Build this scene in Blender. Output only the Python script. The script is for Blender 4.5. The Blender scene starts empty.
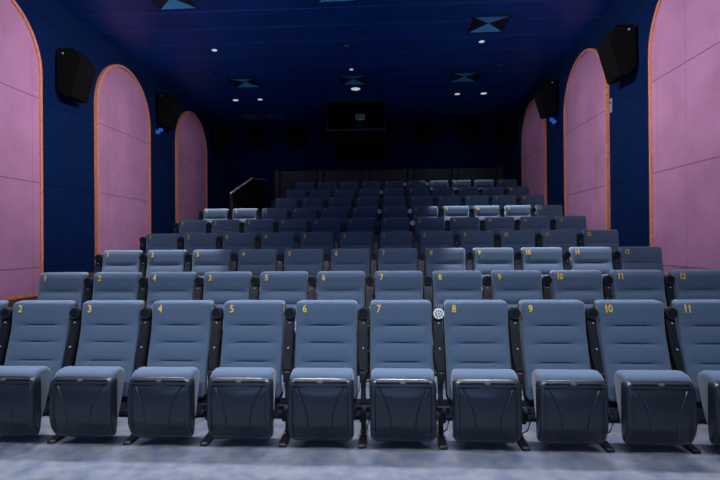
import bpy, bmesh, math
from mathutils import Vector, Matrix
C = bpy.context.scene.collection
S = bpy.context.scene
PI = math.pi

# ---------------------------------------------------------------- camera
CAMZ = 1.46
cd = bpy.data.cameras.new('camera'); cam = bpy.data.objects.new('camera', cd); C.objects.link(cam)
cd.sensor_width = 36; cd.lens = 478/720*36; cd.clip_end = 60; cd.clip_start = 0.05
yaw, pitch, roll = math.radians(-3.07), math.radians(0.2), math.radians(-0.44)
fw = Vector((math.sin(yaw)*math.cos(pitch), math.cos(yaw)*math.cos(pitch), math.sin(pitch)))
rt = Vector((math.cos(yaw), -math.sin(yaw), 0)); up = rt.cross(fw)
r2 = rt*math.cos(roll)+up*math.sin(roll); u2 = -rt*math.sin(roll)+up*math.cos(roll)
M4 = Matrix((r2, u2, -fw)).transposed().to_4x4(); M4.translation = (0, 0, CAMZ)
cam.matrix_world = M4
S.camera = cam

# ---------------------------------------------------------------- world, exposure
S.view_settings.view_transform = 'Standard'; S.view_settings.look = 'None'
S.view_settings.exposure = 0.0; S.view_settings.gamma = 1.0; S.view_settings.use_curve_mapping = False
w = bpy.data.worlds.new('world'); S.world = w; w.use_nodes = True
w.node_tree.nodes['Background'].inputs[0].default_value = (0.2, 0.35, 0.8, 1)
w.node_tree.nodes['Background'].inputs[1].default_value = 0.02

# ---------------------------------------------------------------- large area lights (house lights over the front floor, plus added wall fill)
def area(name, loc, aim, sx, sy, power, col, spread):
    l = bpy.data.lights.new(name, 'AREA'); l.shape = 'RECTANGLE'; l.size = sx; l.size_y = sy
    l.energy = power; l.color = col; l.spread = math.radians(spread)
    o = bpy.data.objects.new(name, l); C.objects.link(o); o.location = loc
    o.rotation_euler = (Vector(aim)-Vector(loc)).to_track_quat('-Z', 'Y').to_euler()
    return o
area('house_light_front', (-0.7, 1.2, 5.0), (-0.7, 3.0, 0), 6.4, 0.4, 125, (0.93, 0.93, 1.0), 85)
area('house_light_overhead', (-0.9, 4.95, 5.1), (-0.9, 3.7, 0), 7.4, 0.25, 105, (1.0, 0.93, 0.97), 58)
area('screen_light', (-0.7, -4.6, 2.8), (-0.7, 5, 2.6), 6.5, 2.8, 88, (0.22, 0.50, 1.0), 180)
area('added_wall_fill_left', (1.6, 3.2, 4.9), (-5.0, 7.3, 3.7), 2.6, 1.6, 74, (1.0, 0.94, 1.0), 56)  # added fill that brightens the left pink arches, stands for no fitting
area('added_wall_fill_right', (-2.6, 3.2, 4.9), (3.6, 6.9, 3.7), 2.6, 1.6, 64, (1.0, 0.94, 1.0), 56)  # same added fill, aimed at the right wall
SPOT_W = 1900; WIDE_W = 20; SPOT_COL = (1.0, 0.93, 0.95)

# ---------------------------------------------------------------- materials
def lin(r, g, b):
    f = lambda c: (c/255/12.92) if c/255 <= .04045 else ((c/255+.055)/1.055)**2.4
    return (f(r), f(g), f(b), 1)
def mat(name, col, rough=.8, metal=0, noise=None, bump=None, spec=.5, emit=None, sheen=0, col2=None):
    m = bpy.data.materials.new(name); m.use_nodes = True; nt = m.node_tree; b = nt.nodes['Principled BSDF']
    b.inputs['Base Color'].default_value = col; b.inputs['Roughness'].default_value = rough
    b.inputs['Metallic'].default_value = metal; b.inputs['Specular IOR Level'].default_value = spec
    if sheen: b.inputs['Sheen Weight'].default_value = sheen
    if emit: b.inputs['Emission Color'].default_value = emit[0]; b.inputs['Emission Strength'].default_value = emit[1]
    tc = nt.nodes.new('ShaderNodeTexCoord')
    if noise:
        n = nt.nodes.new('ShaderNodeTexNoise'); n.inputs['Scale'].default_value = noise[0]; n.inputs['Detail'].default_value = 6
        nt.links.new(tc.outputs['Object'], n.inputs['Vector'])
        r = nt.nodes.new('ShaderNodeValToRGB'); r.color_ramp.elements[0].position = .3; r.color_ramp.elements[1].position = .7
        c2 = col2 or tuple(c*(1+noise[1]) for c in col[:3])+(1,)
        c1 = col if col2 else tuple(c*(1-noise[1]) for c in col[:3])+(1,)
        r.color_ramp.elements[0].color = c1; r.color_ramp.elements[1].color = c2
        nt.links.new(n.outputs['Fac'], r.inputs['Fac']); nt.links.new(r.outputs['Color'], b.inputs['Base Color'])
    if bump:
        n = nt.nodes.new('ShaderNodeTexNoise'); n.inputs['Scale'].default_value = bump[0]; n.inputs['Detail'].default_value = 3
        nt.links.new(tc.outputs['Object'], n.inputs['Vector'])
        bp = nt.nodes.new('ShaderNodeBump'); bp.inputs['Strength'].default_value = bump[1]; bp.inputs['Distance'].default_value = bump[2]
        nt.links.new(n.outputs['Fac'], bp.inputs['Height']); nt.links.new(bp.outputs['Normal'], b.inputs['Normal'])
    return m
def seam_mat(name, col, seamcol, axes, rough=.8, metal=0, noise=(3, .12), width=.006, spec=.5):
    """panelled surface: axes = list of (axis index, period, phase, strength)"""
    m = mat(name, col, rough, metal, noise, None, spec); nt = m.node_tree; b = nt.nodes['Principled BSDF']
    tc = nt.nodes.new('ShaderNodeTexCoord'); sp = nt.nodes.new('ShaderNodeSeparateXYZ')
    nt.links.new(tc.outputs['Object'], sp.inputs[0])
    fac = None
    for ax, per, ph, st in axes:
        a = nt.nodes.new('ShaderNodeMath'); a.operation = 'PINGPONG'; a.inputs[1].default_value = per/2
        s = nt.nodes.new('ShaderNodeMath'); s.operation = 'SUBTRACT'; s.inputs[1].default_value = ph
        nt.links.new(sp.outputs[ax], s.inputs[0]); nt.links.new(s.outputs[0], a.inputs[0])
        c = nt.nodes.new('ShaderNodeMapRange'); c.inputs['From Min'].default_value = width; c.inputs['From Max'].default_value = width*.4
        c.inputs['To Min'].default_value = 0; c.inputs['To Max'].default_value = st
        nt.links.new(a.outputs[0], c.inputs['Value'])
        if fac is None: fac = c.outputs[0]
        else:
            mx = nt.nodes.new('ShaderNodeMath'); mx.operation = 'MAXIMUM'
            nt.links.new(fac, mx.inputs[0]); nt.links.new(c.outputs[0], mx.inputs[1]); fac = mx.outputs[0]
    src = b.inputs['Base Color'].links[0].from_socket
    mix = nt.nodes.new('ShaderNodeMix'); mix.data_type = 'RGBA'; mix.inputs[7].default_value = seamcol
    nt.links.new(fac, mix.inputs[0]); nt.links.new(src, mix.inputs[6]); nt.links.new(mix.outputs[2], b.inputs['Base Color'])
    bp = nt.nodes.new('ShaderNodeBump'); bp.inputs['Distance'].default_value = .004; bp.invert = True
    nt.links.new(fac, bp.inputs['Height']); nt.links.new(bp.outputs['Normal'], b.inputs['Normal'])
    return m

M_fabric = mat('seat fabric', (.062, .102, .166, 1), .9, 0, (260, .22), (500, .35, .002), .2, None, .25)
M_shellp = mat('black moulded plastic', (.014, .020, .030, 1), .27, 0, None, (180, .15, .0006), .5)
M_back = mat('dark back shell', (.012, .014, .018, 1), .5)
M_lip = mat('scuffed plastic lip', (.009, .011, .015, 1), .6, 0, (30, .3), None, .2)
M_badge = mat('oval badge', (.35, .36, .38, 1), .3, .8)
M_arm = mat('armrest plastic', (.008, .010, .014, 1), .42, 0, None, None, .3)
M_post = mat('painted steel post', (.04, .048, .065, 1), .4, .5)
M_black = mat('black steel', (.008, .008, .010, 1), .5)
M_white = mat('white cap', (.92, .93, .96, 1), .5)
M_num = mat('yellow embroidery', (.72, .48, .03, 1), .6, 0, (300, .2))
M_plate = mat('steel plate', (.45, .5, .58, 1), .45, .2)
M_floor = mat('mottled carpet', (.075, .105, .165, 1), .95, 0, (7.5, .3), (300, .6, .006), .1, None, 0, (.17, .185, .215, 1))
M_blue = seam_mat('blue wall fabric', (.0015, .014, .072, 1), (.001, .004, .02, 1), [(2, 1.23, 1.12, .8), (1, .62, .35, .35)], .9, 0, (2.5, .12), .01, .1)
M_blue_shade = seam_mat('shaded blue wall fabric', (.0012, .007, .055, 1), (.001, .004, .02, 1), [(0, 1.2, .1, .8), (2, 1.23, 1.12, .5)], .9, 0, (2.5, .12), .01, .1)  # side wall blue darkened, so the colour carries the dim light at the rear
M_ceil = seam_mat('blue metal ceiling panels', (.0008, .066, .36, 1), (.12, .45, 1.0, 1), [(0, .633, -.395, .13), (1, .62, .12, .9)], .45, 0, (1.2, .2), .007, .5)  # cross seams carry extra brightness that stands for reflected light
M_pink = seam_mat('pink suede panels', (.50, .235, .40, 1), (.22, .09, .17, 1), [(2, 1.23, 1.12, .9), (1, .62, .35, .3)], .9, 0, (1.6, .14), .009, .2)
M_trim = mat('copper brown trim', (.72, .27, .16, 1), .5, 0, (20, .2))
M_brown = mat('brown skirting', (.16, .07, .04, 1), .6)
M_spk = mat('black speaker', (.0022, .0022, .0018, 1), .8, 0, (400, .3), None, .15)
M_lamp = mat('downlight lens on', (.9, .9, .9, 1), .5, 0, None, None, .5, ((.75, .88, 1, 1), .55))
M_lampd = mat('downlight lens off', (.22, .26, .32, 1), .4)
M_vent_lit = mat('vent metal', (.12, .65, 1.0, 1), .35, 0)  # bright blue stands for light caught on the near and far louvres
M_ventd = mat('dark frame and louvre shade', (.004, .015, .06, 1), .5, 0)  # dark frames and rings; on the side louvres it stands for shade
M_panelb = mat('blue ceiling panel', (.06, .2, .6, 1), .5)  # lighter blue stands for the reflection on these glossy panels
M_part = mat('dark grey panel', (.012, .014, .013, 1), .6, 0, (8, .2))
M_glass = mat('port glass', (.05, .1, .12, 1), .1, 0, None, None, .5, ((.12, .3, .4, 1), .05))
M_bluelight = mat('blue lens', (.02, .08, .4, 1), .3, 0, None, None, .5, ((.03, .12, .6, 1), .5))
M_rail = mat('brushed rail', (.6, .56, .5, 1), .4, .3)
M_ledge = mat('box ledge metal', (.06, .065, .08, 1), .4, .4)
M_screen = mat('screen cloth', (.7, .72, .75, 1), .9)

# ---------------------------------------------------------------- helpers
def mk(name, bm, m, parent=None, smooth=True):
    me = bpy.data.meshes.new(name); bmesh.ops.recalc_face_normals(bm, faces=bm.faces); bm.to_mesh(me); bm.free()
    me.materials.append(m)
    if smooth:
        for p in me.polygons: p.use_smooth = True
        me.set_sharp_from_angle(angle=math.radians(38))
    o = bpy.data.objects.new(name, me); C.objects.link(o); o.parent = parent
    return o
def tag(o, label=None, cat=None, group=None, kind=None):
    if label: o['label'] = label
    if cat: o['category'] = cat
    if group: o['group'] = group
    if kind: o['kind'] = kind
    return o
def thing(name, label, cat, loc=(0, 0, 0), rot=(0, 0, 0), group=None):
    o = bpy.data.objects.new(name, None); C.objects.link(o); o.location = loc; o.rotation_euler = rot
    o.empty_display_size = .1
    return tag(o, label, cat, group)
def box(bm, c, s, bev=0, rot=None, seg=2):
    r = bmesh.ops.create_cube(bm, size=1); vs = r['verts']
    bmesh.ops.scale(bm, vec=s, verts=vs)
    if bev:
        es = {e for v in vs for e in v.link_edges}
        rr = bmesh.ops.bevel(bm, geom=list(es), offset=bev, segments=seg, affect='EDGES', profile=.5)
        vs = list({v for v in vs if v.is_valid} | set(rr['verts']))
    if rot: bmesh.ops.rotate(bm, cent=(0, 0, 0), matrix=rot, verts=vs)
    bmesh.ops.translate(bm, vec=c, verts=vs)
    return vs
def cyl(bm, c, r, h, axis='Z', n=24, r2=None, bev=0):
    q = bmesh.ops.create_cone(bm, cap_ends=True, segments=n, radius1=r, radius2=r if r2 is None else r2, depth=h)
    vs = q['verts']
    if bev:
        es = [e for v in vs for e in v.link_edges if all(len(f.verts) < n for f in e.link_faces) is False]
        rr = bmesh.ops.bevel(bm, geom=list(set(es)), offset=bev, segments=2, affect='EDGES')
        vs = list({v for v in vs if v.is_valid} | set(rr['verts']))
    if axis == 'Y': bmesh.ops.rotate(bm, cent=(0, 0, 0), matrix=Matrix.Rotation(PI/2, 3, 'X'), verts=vs)
    if axis == 'X': bmesh.ops.rotate(bm, cent=(0, 0, 0), matrix=Matrix.Rotation(PI/2, 3, 'Y'), verts=vs)
    bmesh.ops.translate(bm, vec=c, verts=vs)
    return vs
def tube(bm, pts, r, n=10):
    rings = []
    P = [Vector(p) for p in pts]
    for i, p in enumerate(P):
        d = (P[min(i+1, len(P)-1)]-P[max(i-1, 0)]).normalized()
        a = d.cross(Vector((0.31, 0.2, 1)) if abs(d.z) < .9 else Vector((1, 0, 0))).normalized(); b = d.cross(a)
        rings.append([bm.verts.new(p+r*(a*math.cos(2*PI*k/n)+b*math.sin(2*PI*k/n))) for k in range(n)])
    for A, B in zip(rings, rings[1:]):
        for k in range(n): bm.faces.new((A[k], A[(k+1) % n], B[(k+1) % n], B[k]))
    bm.faces.new(rings[0]); bm.faces.new(rings[-1])
def prism(bm, pts, axis, a, b):
    """polygon pts (2d) extruded along axis from a to b; axis 0: pts=(y,z), 1: (x,z), 2: (x,y)"""
    def P(p, t):
        return {0: (t, p[0], p[1]), 1: (p[0], t, p[1]), 2: (p[0], p[1], t)}[axis]
    A = [bm.verts.new(P(p, a)) for p in pts]; B = [bm.verts.new(P(p, b)) for p in pts]
    n = len(pts)
    for i in range(n): bm.faces.new((A[i], A[(i+1) % n], B[(i+1) % n], B[i]))
    fa = bm.faces.new(A); fb = bm.faces.new(B)
    bmesh.ops.triangulate(bm, faces=[fa, fb], ngon_method='EAR_CLIP')
def sstep(x, a, b):
    t = min(1, max(0, (x-a)/(b-a))); return t*t*(3-2*t)
def edgeback(e, r):
    if e >= r: return 0
    e = max(e, 0); return r-math.sqrt(max(r*r-(r-e)**2, 0))
def samples(lo, hi, n, r):
    """samples denser near both ends"""
    s = [lo+r*(1-math.cos(PI/2*k/5)) for k in range(6)]
    e = [hi-r*(1-math.cos(PI/2*k/5)) for k in range(5, -1, -1)]
    mid = [lo+r+(hi-lo-2*r)*k/n for k in range(1, n)]
    return s+mid+e
def slab(name, m, parent, hw, z0, z1, R, er, thick, yf, nx=24, nz=40, extra=None, yb=None):
    """rounded upholstered slab: front surface yf(x,z), corners R, edge rounding er"""
    bm = bmesh.new()
    xs = samples(-1, 1, nx, er/hw); zs = samples(z0, z1, nz, er)
    def W(z):
        return hw-edgeback(z1-z, R)-edgeback(z-z0, R)
    F, Bk = [], []
    for z in zs:
        wz = W(z); f, b = [], []
        for u in xs:
            x = u*wz; e = min(wz-abs(x), 99)
            back = edgeback(e, er)
            ez = min(z1-z, z-z0); back = er-math.sqrt(max(0, (er-back)**2-(er-max(0, er-ez) and 0)**2)) if False else min(er, math.hypot(back, edgeback(ez, er)))
            f.append(bm.verts.new((x, yf(x, z)+back, z)))
            y_b = yf(0, z)+thick if yb is None else yb(x, z)
            b.append(bm.verts.new((x, y_b, z)))
        F.append(f); Bk.append(b)
    nzs, nxs = len(zs), len(xs)
    for i in range(nzs-1):
        for j in range(nxs-1):
            bm.faces.new((F[i][j], F[i][j+1], F[i+1][j+1], F[i+1][j]))
            bm.faces.new((Bk[i][j], Bk[i+1][j], Bk[i+1][j+1], Bk[i][j+1]))
        for j in (0, nxs-1):
            bm.faces.new((F[i][j], F[i+1][j], Bk[i+1][j], Bk[i][j]))
    for i in (0, nzs-1):
        for j in range(nxs-1):
            bm.faces.new((F[i][j], F[i][j+1], Bk[i][j+1], Bk[i][j]))
    o = mk(name, bm, m, parent)
    return o

# ---------------------------------------------------------------- dimensions measured from the photograph
PITCH = .57
ROWX = [-.057, -.043, -.027, -.019, -.010, .006, .015, .026, .049]     # x of the number on column 7
ROWY = [3.676, 4.708, 5.780, 6.842, 7.936, 9.007, 10.040, 11.111, 12.203]
NUMZ = [-.516, -.352, -.143, .082, .332, .594, .884, 1.173, 1.480]
ROWZ = [n+.516 for n in NUMZ]
XL, XR, YF, YB, ZC = -5.05, 3.64, -5.2, 14.5, 5.19
EDGE = .27
def floor_z(y):
    z = 0
    for i in range(8):
        if y > ROWY[i]+EDGE: z = ROWZ[i+1]
    if y > 12.9: z = ROWZ[8]+.3
    return z
edges = [ROWY[i]+EDGE for i in range(8)]+[12.9]
XP, YP = -3.35, ROWY[4]+EDGE+.01       # sunken exit passage at the rear left
def floor_zl(y): return min(floor_z(y), ROWZ[5])

# ---------------------------------------------------------------- room shell
def struct(name, bm, m, smooth=False):
    return tag(mk(name, bm, m, None, smooth), kind='structure')
bm = bmesh.new(); ys = [YF]+edges+[YB]
for a, b in zip(ys, ys[1:]):
    zm = floor_z((a+b)/2); box(bm, ((XP+XR)/2, (a+b)/2, (zm-.3)/2), (XR-XP, b-a, zm+.3))
    zm = floor_zl((a+b)/2); box(bm, ((XL+XP)/2, (a+b)/2, (zm-.3)/2), (XP-XL, b-a, zm+.3))
struct('floor', bm, M_floor)
bm = bmesh.new(); box(bm, ((XL+XR)/2, (YF+YB)/2, ZC+.05), (XR-XL, YB-YF, .1)); struct('ceiling', bm, M_ceil)
bm = bmesh.new(); box(bm, (XL-.05, (YF+YB)/2, ZC/2-.1), (.1, YB-YF, ZC+.4)); struct('wall_left', bm, M_blue)
bm = bmesh.new(); box(bm, (XR+.05, (YF+YB)/2, ZC/2-.1), (.1, YB-YF, ZC+.4)); struct('wall_right', bm, M_blue)
bm = bmesh.new(); box(bm, ((XL+XR)/2, YB+.05, ZC/2-.1), (XR-XL+.2, .1, ZC+.4)); struct('wall_back', bm, M_blue_shade)
bm = bmesh.new(); box(bm, ((XL+XR)/2, YF-.05, ZC/2-.1), (XR-XL+.2, .1, ZC+.4)); struct('wall_front', bm, M_blue_shade)
# stepped skirting on both side walls
for side, nm in ((XL, 'baseboard_left'), (XR, 'baseboard_right')):
    bm = bmesh.new(); s = 1 if side < 0 else -1
    ys = [YF]+edges+[YB]
    for a, b in zip(ys, ys[1:]):
        z = (floor_zl if side < 0 else floor_z)((a+b)/2); box(bm, (side+s*.01, (a+b)/2, z+.06), (.02, b-a, .12))
    struct(nm, bm, M_brown)

# ---------------------------------------------------------------- arched pink wall panels
def arch(side, y0, y1, label):
    s = 1 if side < 0 else -1
    r = (y1-y0)/2; cy = (y0+y1)/2; zs = 4.87-r*1.0
    n = 28
    FZ = floor_zl if side < 0 else floor_z
    def outline(d):
        rr = r-d
        top = [(cy-rr*math.cos(PI*k/n), zs+rr*math.sin(PI*k/n)) for k in range(n+1)]   # y0 -> y1 over the top
        a, b = y0+d, y1-d
        es = [e for e in edges if a < e < b]
        bot = [(b, FZ(b)+.12+d)]
        for e in reversed(es): bot += [(e, FZ(e+.01)+.12+d), (e, FZ(e-.01)+.12+d)]
        bot += [(a, FZ(a)+.12+d)]
        return top, bot
    t = thing('arched_wall_panel', label, 'wall panel', (side, cy, FZ(y0)+.12), group='pink arched wall panels')
    to, bo = outline(.0); ti, bi = outline(.045)
    off = lambda L: [(p[0]-cy, p[1]-(FZ(y0)+.12)) for p in L]
    bm = bmesh.new(); prism(bm, off(ti+bi), 0, 0 if s > 0 else -.03, .03 if s > 0 else 0)
    o = mk('panel', bm, M_pink, t, False)
    # object-space seams line up through a local offset kept in the mesh: shift mesh into world-aligned space
    dz = FZ(y0)+.12
    o.data.transform(Matrix.Translation((0, cy, dz))); o.location = (0, -cy, -dz)
    bm = bmesh.new()
    O = off(to+bo); I = off(ti+bi); m = len(O)
    # close loop with matching indices; trim stands proud of the wall
    d = .055*s
    ov = [bm.verts.new((0, *p)) for p in O]; of = [bm.verts.new((d, *p)) for p in O]
    iv = [bm.verts.new((0, *p)) for p in I]; jf = [bm.verts.new((d, *p)) for p in I]
    for k in range(m):
        q = (k+1) % m
        bm.faces.new((ov[k], ov[q], of[q], of[k])); bm.faces.new((of[k], of[q], jf[q], jf[k]))
        bm.faces.new((jf[k], jf[q], iv[q], iv[k])); bm.faces.new((iv[k], iv[q], ov[q], ov[k]))
    mk('frame', bm, M_trim, t, False)
arch(XL, 4.85, 6.73, 'pink arched panel nearest the camera on the left wall')
arch(XL, 8.05, 9.95, 'pink arched panel in the middle of the left wall')
arch(XL, 11.25, 13.2, 'pink arched panel farthest back on the left wall')
arch(XR, 4.83, 6.70, 'pink arched panel nearest the camera on the right wall')
arch(XR, 7.95, 9.80, 'pink arched panel in the middle of the right wall')
arch(XR, 10.98, 12.78, 'pink arched panel farthest back on the right wall')

# ---------------------------------------------------------------- cinema seat prototype (local origin on the floor, faces -y)
NX, NZ = -.168, .944                      # where the number sits
NUMY = 0.0
CREASES = (.815, .688, .552)
def lean(z):
    t = .80-z; sr = t if t > .3 else .035*math.log(1+math.exp(t/.035))
    return -(NZ-z)*.075-.215*sr
def back_y(x, z):
    y = lean(z)+.005
    if z > .93: y += (z-.93)**2*2.5       # head end rolls back a little
    d = 0
    for c in CREASES:
        fade = 1-sstep(abs(x), .09, .175)
        d += .010*fade*math.exp(-((z-c)/.0075)**2)+.008*(1-sstep(abs(x), .17, .225))*math.exp(-((z-c)/.03)**2)
    bulge = .012*math.cos(min(1, abs(x)/.24)*PI/2)
    return y+d+.006-.5*bulge-.018*(abs(x)/.234)**3
HW = .234
def build_numbers(txt):
    cu = bpy.data.curves.new('seat_number', 'FONT'); cu.body = txt; cu.size = .080; cu.extrude = .0012
    cu.align_x = 'CENTER'; cu.align_y = 'CENTER'; cu.space_character = .95; cu.offset = .0014; cu.resolution_u = 3
    o = bpy.data.objects.new('tmp', cu); C.objects.link(o)
    dg = bpy.context.evaluated_depsgraph_get(); dg.update()
    me = bpy.data.meshes.new_from_object(o.evaluated_get(dg)); me.name = 'seat_number'
    bpy.data.objects.remove(o); me.materials.clear(); me.materials.append(M_num)
    me.transform(Matrix.Scale(.82, 4, (1, 0, 0)))
    return me
NUMM = {}
def number_mesh(t):
    if t not in NUMM: NUMM[t] = build_numbers(t)
    return NUMM[t]

def make_seat():
    t = thing('cinema_chair', 'blue-grey cinema chair', 'chair')
    # backrest cushion
    slab('backrest', M_fabric, t, HW, .30, 1.003, .030, .020, .07, back_y, 26, 110)
    # dark moulded shell behind the cushion
    slab('back_shell', M_back, t, HW+.008, .24, .996, .045, .008, .03, lambda x, z: lean(z)+.08, 6, 12)
    # folded pan: cushion
    def cy(x, z):
        return -.345
    bm = bmesh.new()
    # pan cushion profile in (y,z): stands upright between shell and backrest
    pr = [(-.350, .14), (-.352, .48), (-.350, .510), (-.335, .535), (-.305, .550), (-.255, .556), (-.215, .550), (-.185, .530), (-.172, .50), (-.20, .36), (-.25, .24), (-.30, .15)]
    xs = samples(-.219, .219, 10, .03)
    rings = []
    cyy, czz = -.26, .33
    for x in xs:
        e = .219-abs(x); b = edgeback(e, .03)
        ring = []
        for (y, z) in pr:
            v = Vector((y-cyy, z-czz)); L = v.length; v = v*(max(L-b, .01)/L)
            ring.append(bm.verts.new((x, cyy+v.x, czz+v.y)))
        rings.append(ring)
    n = len(pr)
    for A, B in zip(rings, rings[1:]):
        for k in range(n): bm.faces.new((A[k], A[(k+1) % n], B[(k+1) % n], B[k]))
    bm.faces.new(rings[0]); bm.faces.new(rings[-1])
    mk('seat_cushion', bm, M_fabric, t)
    # plastic underside of the folded pan, facing the viewer
    def shell_y(x, z):
        u = (z-.07)/(.516-.07)
        y = -.395+.060*max(0, (.34-u)/.34)**1.8+.036*max(0, (u-.72)/.28)**2-.010*math.sin(PI*min(1, max(0, u)))
        y += .010*(abs(x)/.22)**4
        # recess inside the rim
        ins = min(sstep(.196-abs(x), 0, .009), sstep(.468-z, 0, .009), sstep(z-.10, 0, .06))
        y += .014*ins
        # centre slightly raised
        y -= .022*ins*math.cos(min(1, abs(x)/.19)*PI/2)*math.sin(PI*min(1, max(0, u)))
        # two curved grooves
        if .11 < z < .46:
            g = .082+.088*max(0, (z-.17)/.29)**2.3
            y += .0075*math.exp(-((abs(x)-g)/.0042)**2)*sstep(z, .13, .20)*sstep(.46-z, 0, .01)
        return y
    slab('seat_shell', M_shellp, t, .228, .072, .516, .048, .026, .05, shell_y, 110, 110, yb=lambda x, z: -.305-.02*max(0, (.2-z)/.13)**1.5)
    sh = t.children[-1]
    bm = bmesh.new(); box(bm, (0, -.368, .492), (.37, .020, .018), .008, None, 3); mk('top_lip', bm, M_lip, sh)
    bm = bmesh.new(); v = cyl(bm, (0, 0, 0), .019, .005, 'Y', 20); bmesh.ops.scale(bm, vec=(1, 1, .5), verts=v); bmesh.ops.translate(bm, vec=(0, -.379, .494), verts=v)
    mk('oval_badge', bm, M_badge, sh)
    return t
AX = .285
ARMY = .05
def make_arm(t, x):
    """raised armrest on its steel standard"""
    bm = bmesh.new()
    pts = [(-.065, .49), (-.125, .50), (-.110, .60), (-.075, .76), (-.045, .88), (-.030, .905), (.01, .91), (.02, .88), (.0, .78), (-.03, .64), (-.05, .55)]
    pts = [(p+ARMY*min(1, (q-.45)/.3), q) for p, q in pts]
    prism(bm, pts, 0, x-.030, x+.030)
    bmesh.ops.bevel(bm, geom=[e for e in bm.edges if len(e.link_faces) == 2 and e.calc_face_angle(0) > .3], offset=.008, segments=2, affect='EDGES')
    a = mk('armrest', bm, M_arm, t)
    bm = bmesh.new(); cyl(bm, (x, -.035+ARMY, .912), .043, .055, 'Y', 28, bev=.006)
    c = mk('cup_holder', bm, M_arm, a)
    bm = bmesh.new()
    q = bmesh.ops.create_circle(bm, segments=28, radius=.041); w = bmesh.ops.create_circle(bm, segments=28, radius=.034)
    vo, vi = q['verts'], w['verts']
    for k in range(28): bm.faces.new((vo[k], vo[(k+1) % 28], vi[(k+1) % 28], vi[k]))
    r = bmesh.ops.extrude_face_region(bm, geom=list(bm.faces)); bmesh.ops.translate(bm, vec=(0, 0, .004), verts=[g for g in r['geom'] if isinstance(g, bmesh.types.BMVert)])
    bmesh.ops.rotate(bm, cent=(0, 0, 0), matrix=Matrix.Rotation(PI/2, 3, 'X'), verts=bm.verts); bmesh.ops.translate(bm, vec=(x, -.0615+ARMY, .912), verts=bm.verts)
    mk('rim', bm, M_post, c)
    bm = bmesh.new(); cyl(bm, (x, -.094+ARMY*.7, .66), .006, .03, 'Y', 10); mk('screw', bm, M_plate, a)
    bm = bmesh.new(); cyl(bm, (x, -.052+ARMY, .84), .005, .03, 'Y', 10); mk('screw', bm, M_plate, a)
    # post, bracket, foot
    bm = bmesh.new(); box(bm, (x, -.085, .265), (.036, .05, .50), .006); mk('support_post', bm, M_post, t)
    bm = bmesh.new()
    box(bm, (x, -.12, .46), (.05, .06, .08), .008); mk('armrest_pivot', bm, M_black, t); bm = bmesh.new()
    box(bm, (x, -.17, .215), (.108, .07, .045), .008); box(bm, (x, -.14, .205), (.05, .12, .11), .008)
    cyl(bm, (x, -.19, .262), .012, .1, 'X', 12)
    b = mk('hinge_bracket', bm, M_arm, t)
    for dx, dz in ((-.034, .225), (.034, .215), (.012, .255)):
        bm = bmesh.new(); cyl(bm, (x+dx, -.215, dz), .013, .05, 'Y', 8); mk('bolt', bm, M_post, b)
    bm = bmesh.new(); box(bm, (x-.034, -.10, .40), (.018, .012, .12), .002); mk('label_plate', bm, M_plate, t)
    bm = bmesh.new(); tube(bm, [(x+.035, -.2, .23), (x+.045, -.21, .17), (x+.03, -.2, .11), (x+.0, -.16, .07)], .005, 6); mk('cable', bm, M_black, t)
    bm = bmesh.new(); prism(bm, [(-.285, .0), (-.285, .016), (-.27, .024), (-.12, .034), (-.08, .05), (.05, .05), (.09, .02), (.09, 0)], 0, x-.026, x+.026)
    bmesh.ops.bevel(bm, geom=[e for e in bm.edges if e.calc_face_angle(0) > .5], offset=.004, segments=1, affect='EDGES')
    cyl(bm, (x, -.25, .022), .009, .014, 'Z', 10)
    mk('foot', bm, M_black, t)
seat = make_seat(); make_arm(seat, -AX)
def white_cap():
    """white cap with a ring of dark petals, on the cup holder end"""
    bm = bmesh.new(); cyl(bm, (0, -.067, .912), .040, .006, 'Y', 28)
    o = mk('white_cap', bm, M_white)
    bm = bmesh.new()
    for k in range(9):
        a = 2*PI*k/9; v = cyl(bm, (0, 0, 0), .0052, .004, 'Y', 8); bmesh.ops.scale(bm, vec=(.8, 1, 1.9), verts=v)
        bmesh.ops.rotate(bm, cent=(0, 0, 0), matrix=Matrix.Rotation(a, 3, 'Y'), verts=v)
        bmesh.ops.translate(bm, vec=(.024*math.sin(a), -.071, .912+.024*math.cos(a)), verts=v)
    v = cyl(bm, (0, -.071, .912), .006, .004, 'Y', 12)
    p = mk('slot', bm, M_black, o)
    return o
cap_proto = white_cap()

def dup(root):
    r = root.copy(); C.objects.link(r)
    for ch in root.children:
        c = ch.copy(); C.objects.link(c); c.parent = r
        for g in ch.children:
            d = g.copy(); C.objects.link(d); d.parent = c
            for h in g.children:
                e = h.copy(); C.objects.link(e); e.parent = c
    return r
def purge(o):
    for c in list(o.children): purge(c)
    bpy.data.objects.remove(o)
ORD = ['front', 'second', 'third', 'fourth', 'fifth', 'sixth', 'seventh', 'eighth', 'rearmost ninth']
CAPS = {(0, 8), (4, 8), (5, 7), (5, 8), (7, 7), (8, 8), (8, 9)}
ARMPARTS = ('armrest', 'support_post', 'hinge_bracket', 'label_plate', 'cable', 'foot', 'armrest_pivot')
NTH = ['leftmost', 'second from left', 'third from left', 'fourth from left', 'fifth from left', 'sixth from left',
       'seventh from left', 'sixth from right', 'fifth from right', 'fourth from right', 'third from right', 'second from right', 'rightmost']
POS = []
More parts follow.
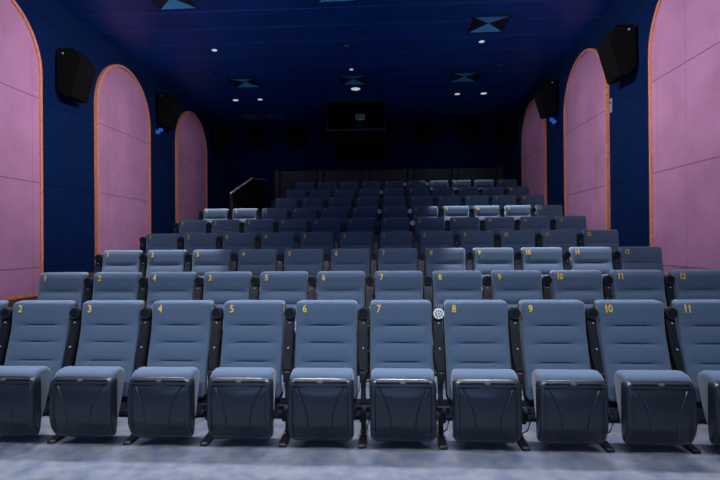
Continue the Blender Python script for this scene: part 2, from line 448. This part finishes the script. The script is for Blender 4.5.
for r_ in range(9):
    d_ = {}
    if r_ == 0:
        nm = ['leftmost, cut off by the photo edge,', 'second from left', 'third from left', 'fourth from left', 'fifth from left', 'sixth from left',
              'fifth from right', 'fourth from right', 'third from right', 'second from right', 'rightmost']
        for c_ in range(1, 12): d_[c_] = nm[c_-1]
    elif r_ < 6:
        nm = ['leftmost', 'second from left', 'third from left', 'fourth from left', 'fifth from left', 'sixth from left',
              'sixth from right', 'fifth from right', 'fourth from right', 'third from right', 'second from right', 'rightmost']
        for c_ in range(1, 13): d_[c_] = nm[c_-1]
    else:
        nm = ['leftmost', 'second from left', 'third from left', 'fourth from left', 'fifth from left',
              'fifth from right', 'fourth from right', 'third from right', 'second from right', 'rightmost']
        for c_ in range(3, 13): d_[c_] = nm[c_-3]
    POS.append(d_)
def place(row, col, num, first=False, extra=''):
    s = dup(seat)
    s.location = (ROWX[row]+(col-7)*PITCH-NX, ROWY[row]-.02, ROWZ[row])
    fr = 'in the '+ORD[row]+' row'
    s['label'] = '%s blue-grey chair %s, yellow %s' % (POS[row][col], fr, num)
    s['category'] = 'chair'; s['group'] = 'cinema chairs in the %s row' % ORD[row]
    n = bpy.data.objects.new('seat_number', number_mesh(num)); C.objects.link(n); n.parent = s
    wid = NX+(.0 if len(num) > 1 else 0)
    sl = (back_y(NX, NZ+.03)-back_y(NX, NZ-.03))/.06; sx = (back_y(NX+.03, NZ)-back_y(NX-.03, NZ))/.06
    n.location = (wid, back_y(wid, NZ)-.003, NZ); n.rotation_euler = (PI/2-math.atan(sl), 0, math.atan(sx))
    if (row, col) in CAPS:
        arm = [c for c in s.children if c.name.startswith('armrest')][0]
        c = cap_proto.copy(); C.objects.link(c); c.parent = s; c.location = (-AX, ARMY, 0); c['label'] = 'white slotted cap on the cup holder'
        for g in cap_proto.children:
            d = g.copy(); C.objects.link(d); d.parent = c
    if row == 1 and first:                 # the photo shows no armrest at the open end of the second row
        for c in [c for c in s.children if c.name.split('.')[0] in ARMPARTS]: purge(c)
    return s
for row in range(9):
    c0 = 3 if row >= 6 else 1
    for col in range(c0, 12 if row == 0 else 13):
        num = str(col-(c0-1))
        if row == 1 and col == 3: num = '4'
        if row == 1 and col == 4: num = '3'
        ex = ''
        if row == 0 and col == 7: ex = ', white cap on its right armrest'
        place(row, col, num, col == c0, ex)
purge(seat); purge(cap_proto)

# ---------------------------------------------------------------- low panelled partition behind the last row
t = thing('partition_wall', 'low dark grey panelled partition behind the rearmost row', 'partition', (.05, 13.3, floor_z(13.3)))
zt = 3.46-floor_z(13.3)
for k in range(5):
    x0 = -3.02+k*1.24
    bm = bmesh.new(); box(bm, (x0+.56, 0, zt/2), (1.06, .06, zt-.02), .008); mk('panel', bm, M_part, t)
for k in range(6):
    bm = bmesh.new(); box(bm, (-3.08+k*1.24, -.02, zt/2+.005), (.14, .10, zt+.01), .006); mk('pilaster', bm, M_black, t)

# ---------------------------------------------------------------- projection box on the rear wall
t = thing('projection_box', 'black projector housing hanging under the ceiling at the rear wall', 'projector housing', (-.765, YB, 4.44))
bm = bmesh.new()
for c, s_ in (((0, -.95, .72), (1.54, 1.9, .05)), ((-.75, -.95, .36), (.04, 1.9, .70)), ((.75, -.95, .36), (.04, 1.9, .70)), ((0, -.03, .36), (1.5, .06, .70))):
    box(bm, c, s_)
mk('housing', bm, M_spk, t, False)
bm = bmesh.new()
for c, s_ in (((0, -1.905, .72), (1.56, .02, .04)), ((-.765, -1.905, .36), (.03, .02, .72)), ((.765, -1.905, .36), (.03, .02, .72))): box(bm, c, s_)
mk('front_frame', bm, M_part, t, False)
bm = bmesh.new(); box(bm, (0, -.955, -.02), (1.58, 1.93, .045), .005); mk('ledge', bm, M_ledge, t)
bm = bmesh.new(); prism(bm, [(-1.85, -.045), (-.0, -.045), (-.0, -.42), (-1.75, -.42)], 0, -.64, .76); mk('lower_cabinet', bm, M_spk, t, False)
bm = bmesh.new(); box(bm, (.1, -1.0, .16), (.5, .6, .24), .02); cyl(bm, (.1, -1.34, .17), .07, .1, 'Y', 20)
mk('projector', bm, M_part, t)
bm = bmesh.new(); box(bm, (.09, -1.25, .48), (.27, .03, .17), .004); mk('port_window', bm, M_glass, t)

# ---------------------------------------------------------------- loudspeakers
def wall_speaker(side, y, z, label, sc=1.0):
    s = 1 if side < 0 else -1
    t = thing('wall_speaker', label, 'speaker', (side, y, z), group='surround speakers on the side walls')
    bm = bmesh.new()
    # cabinet: face tipped down to the seats, chamfered above
    prism(bm, [(s*p*sc, q*sc) for p, q in ((.42, .17), (.31, .36), (.08, .36), (.05, -.22), (.18, -.36), (.27, -.36))], 1, -.21*sc, .21*sc)
    bmesh.ops.bevel(bm, geom=[e for e in bm.edges if e.calc_face_angle(0) > .3], offset=.01, segments=2, affect='EDGES')
    mk('cabinet', bm, M_spk, t)
    bm = bmesh.new(); box(bm, (s*.10, 0, .05), (.2, .05, .05), .005); box(bm, (s*.01, 0, .05), (.02, .14, .2), .004); mk('bracket', bm, M_black, t)
    bm = bmesh.new(); cyl(bm, (s*.15, -.215*sc, .29*sc), .014, .02, 'Y', 12); mk('steel_bolt', bm, M_plate, t)
wall_speaker(XL, 7.25, 4.08, 'black wall speaker between the near and middle arches on the left')
wall_speaker(XL, 10.45, 4.40, 'black wall speaker between the middle and far arches on the left')
wall_speaker(XL, 13.75, 4.55, 'black wall speaker beyond the far arch in the left rear corner')
wall_speaker(XR, 7.22, 4.17, 'black wall speaker between the near and middle arches on the right')
wall_speaker(XR, 10.35, 4.45, 'black wall speaker between the middle and far arches on the right')
wall_speaker(XR, 13.55, 4.52, 'black wall speaker beyond the far arch in the right rear corner')
for x, z, lb in ((-3.88, 4.66, 'left outer'), (-2.64, 4.68, 'left inner'), (1.18, 4.72, 'right inner'), (2.48, 4.73, 'right outer')):
    t = thing('rear_speaker', 'square black speaker on the rear wall, %s of the four' % lb, 'speaker', (x, YB, z), group='speakers on the rear wall')
    bm = bmesh.new(); box(bm, (0, -.16, 0), (.46, .26, .52), .012); mk('cabinet', bm, M_spk, t)
    bm = bmesh.new(); box(bm, (0, -.015, 0), (.2, .03, .2)); mk('bracket', bm, M_black, t)

# ---------------------------------------------------------------- ceiling fittings
def downlight(x, y, label, on, r=.055, spot=False, cone=38):
    t = thing('downlight', label, 'downlight', (x, y, ZC), group='round ceiling downlights')
    bm = bmesh.new(); cyl(bm, (0, 0, -.006), r*1.25, .012, 'Z', 24); mk('ring', bm, M_ventd, t)
    bm = bmesh.new(); cyl(bm, (0, 0, -.014), r, .008, 'Z', 24); mk('lens', bm, M_lamp if on else M_lampd, t)
    if spot:
        l = bpy.data.lights.new('spot', 'SPOT'); l.energy = SPOT_W*spot; l.color = SPOT_COL; l.spot_size = math.radians(cone); l.spot_blend = .35; l.shadow_soft_size = .05
        o = bpy.data.objects.new('spot', l); C.objects.link(o); o.parent = t; o.location = (0, 0, -.03)
        l = bpy.data.lights.new('flood', 'SPOT'); l.energy = WIDE_W; l.color = (.80, .84, 1.0); l.spot_size = math.radians(165); l.spot_blend = .3; l.shadow_soft_size = .05
        o = bpy.data.objects.new('flood', l); C.objects.link(o); o.parent = t; o.location = (0, 0, -.03)
downlight(-3.27, 9.05, 'small round ceiling light over the left of the sixth row', True, .05, 1)
downlight(-.71, 9.02, 'small round ceiling light over the middle of the sixth row', False, .055)
downlight(1.82, 9.02, 'small round ceiling light over the right of the sixth row', True, .05, 1.1)
downlight(-3.88, 10.30, 'small round ceiling light nearest the left wall, over the seventh row', False, .05)
downlight(-.71, 10.28, 'small round ceiling light just in front of the middle rear vent', True, .04)
downlight(2.46, 10.23, 'small round ceiling light over the right of the seventh row', False, .05)
downlight(-.70, 11.60, 'larger round ceiling light in front of the projector housing', True, .11)
downlight(-3.88, 12.27, 'round ceiling light over the rear left, nearer the left wall', True, .07)
downlight(-3.23, 12.26, 'round ceiling light over the rear left, farther from the left wall', True, .06, .1, 40)
downlight(1.84, 12.20, 'round ceiling light over the rear right, farther from the right wall', True, .065, .16, 50)
downlight(2.50, 12.20, 'round ceiling light over the rear right, between two others', True, .075)
downlight(3.42, 12.20, 'round ceiling light over the rear right, close to the right wall', False, .04)
downlight(-.68, 12.25, 'small dark round ceiling fitting right above the projector housing', False, .06)
downlight(-3.0, 5.75, 'round ceiling light over the left of the third row', True, .05, .9, 31)
downlight(1.7, 5.75, 'round ceiling light over the right of the third row', True, .05, 1.1, 31)
def vent(x, y, label, s=.6):
    t = thing('ceiling_vent', label, 'air vent', (x, y, ZC), group='square ceiling air vents')
    h = s/2; d = -.035
    bm = bmesh.new()
    for c, q in (((0, -h, d/2), (s+.03, .02, -d)), ((0, h, d/2), (s+.03, .02, -d)), ((-h, 0, d/2), (.02, s, -d)), ((h, 0, d/2), (.02, s, -d))): box(bm, c, q)
    mk('frame', bm, M_ventd, t, False)
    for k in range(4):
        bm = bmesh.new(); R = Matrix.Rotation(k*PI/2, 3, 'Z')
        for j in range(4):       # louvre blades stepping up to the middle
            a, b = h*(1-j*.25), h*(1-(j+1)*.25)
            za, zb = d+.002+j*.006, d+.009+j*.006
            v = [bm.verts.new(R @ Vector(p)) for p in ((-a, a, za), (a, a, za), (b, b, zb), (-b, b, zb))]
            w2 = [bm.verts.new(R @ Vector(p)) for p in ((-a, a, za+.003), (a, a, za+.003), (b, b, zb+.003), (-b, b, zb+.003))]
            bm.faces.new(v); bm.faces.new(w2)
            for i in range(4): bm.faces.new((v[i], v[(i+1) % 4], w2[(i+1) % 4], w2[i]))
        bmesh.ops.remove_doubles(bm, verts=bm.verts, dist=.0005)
        mk('louvre', bm, M_vent_lit if k % 2 == 0 else M_ventd, t, False)  # lit and shaded sides of one metal put into two colours
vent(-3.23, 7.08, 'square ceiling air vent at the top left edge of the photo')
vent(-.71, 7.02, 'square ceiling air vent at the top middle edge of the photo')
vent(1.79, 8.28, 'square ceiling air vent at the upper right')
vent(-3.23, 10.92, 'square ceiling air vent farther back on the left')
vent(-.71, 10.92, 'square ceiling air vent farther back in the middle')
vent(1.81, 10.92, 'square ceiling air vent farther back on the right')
for x, lb in ((-3.87, 'left pair, nearer the left wall'), (-3.22, 'left pair, nearer the projector'), (1.96, 'right pair, nearer the projector'), (2.62, 'right pair, nearer the right wall')):
    t = thing('ceiling_panel', 'flat blue ceiling panel by the rear wall, %s' % lb, 'ceiling panel', (x, 13.95, ZC), group='blue panels by the rear wall')
    bm = bmesh.new()
    box(bm, (0, 0, -.012), (.56, .62, .012)); mk('panel_plate', bm, M_panelb, t, False)
    bm = bmesh.new()
    for c, q in (((0, -.32, -.015), (.60, .02, .03)), ((0, .32, -.015), (.60, .02, .03)), ((-.29, 0, -.015), (.02, .64, .03)), ((.29, 0, -.015), (.02, .64, .03))): box(bm, c, q)
    mk('frame', bm, M_ventd, t, False)

# ---------------------------------------------------------------- small blue wall lights and a wall switch
for side, y, z, lb in ((XL, 10.3, 3.93, 'left'), (XR, 10.32, 3.98, 'right')):
    s = 1 if side < 0 else -1
    t = thing('blue_wall_light', 'small blue twin light under the speaker on the %s wall' % lb, 'wall light', (side, y, z), group='blue wall lights')
    bm = bmesh.new(); box(bm, (s*.03, 0, 0), (.06, .16, .10), .01); mk('body', bm, M_black, t)
    for dy, dz in ((-.07, -.03), (.07, .05)):
        bm = bmesh.new(); cyl(bm, (s*.08, dy, dz), .045, .07, 'X', 16, .035, .004); mk('lens', bm, M_bluelight, t)
t = thing('wall_switch', 'small pale switch plate beside the middle arch on the right wall', 'switch', (XR, 7.88, 3.62))
bm = bmesh.new(); box(bm, (-.008, 0, 0), (.016, .06, .22), .004); mk('plate', bm, M_plate, t)
bm = bmesh.new(); box(bm, (-.018, 0, .04), (.008, .03, .05), .002); mk('rocker', bm, M_post, t)

# ---------------------------------------------------------------- stair railing at the rear left
t = thing('stair_railing', 'dark railing with a pale sloping handrail at the rear left aisle', 'railing', (-3.25, 9.9, 1.4))
A = Vector((0, 0, 1.10)); B = Vector((0, 1.6, 1.62)); D = Vector((.36, 1.62, 1.58))
bm = bmesh.new(); tube(bm, [A, B], .022, 10); mk('handrail', bm, M_rail, t)
bm = bmesh.new(); tube(bm, [B, D], .022, 10); mk('return_rail', bm, M_black, t)
def fz(y): return floor_z(9.9+y)-1.4
bm = bmesh.new(); es = [0]+[e-9.9 for e in edges if 9.9 < e < 11.5]+[1.6]
bot = []
for a, b in zip(es, es[1:]): bot += [(a, fz((a+b)/2)), (b, fz((a+b)/2))]
prism(bm, [(0, 1.08)]+bot+[(1.6, 1.60)], 0, -.012, .012); mk('infill_panel', bm, M_spk, t, False)
for k in range(9):
    y = .05+k*.185; zt = 1.10+.325*y
    bm = bmesh.new(); box(bm, (.02, y, (fz(y)+zt)/2), (.022, .022, zt-fz(y)), .003); mk('baluster', bm, M_spk, t)
bm = bmesh.new(); box(bm, (.18, 1.62, (fz(1.62)+1.58)/2), (.36, .03, 1.58-fz(1.62)), .003); mk('end_panel', bm, M_spk, t)

# ---------------------------------------------------------------- cinema screen behind the camera
t = thing('cinema_screen', 'wide pale cinema screen on the front wall', 'screen', (-.7, YF, 1.0))
bm = bmesh.new(); box(bm, (0, .06, 1.85), (7.2, .02, 3.2)); mk('screen_cloth', bm, M_screen, t, False)
bm = bmesh.new()
for c, q in (((0, .05, .2), (7.4, .1, .1)), ((0, .05, 3.5), (7.4, .1, .1)), ((-3.65, .05, 1.85), (.1, .1, 3.2)), ((3.65, .05, 1.85), (.1, .1, 3.2))): box(bm, c, q)
mk('frame', bm, M_black, t, False)
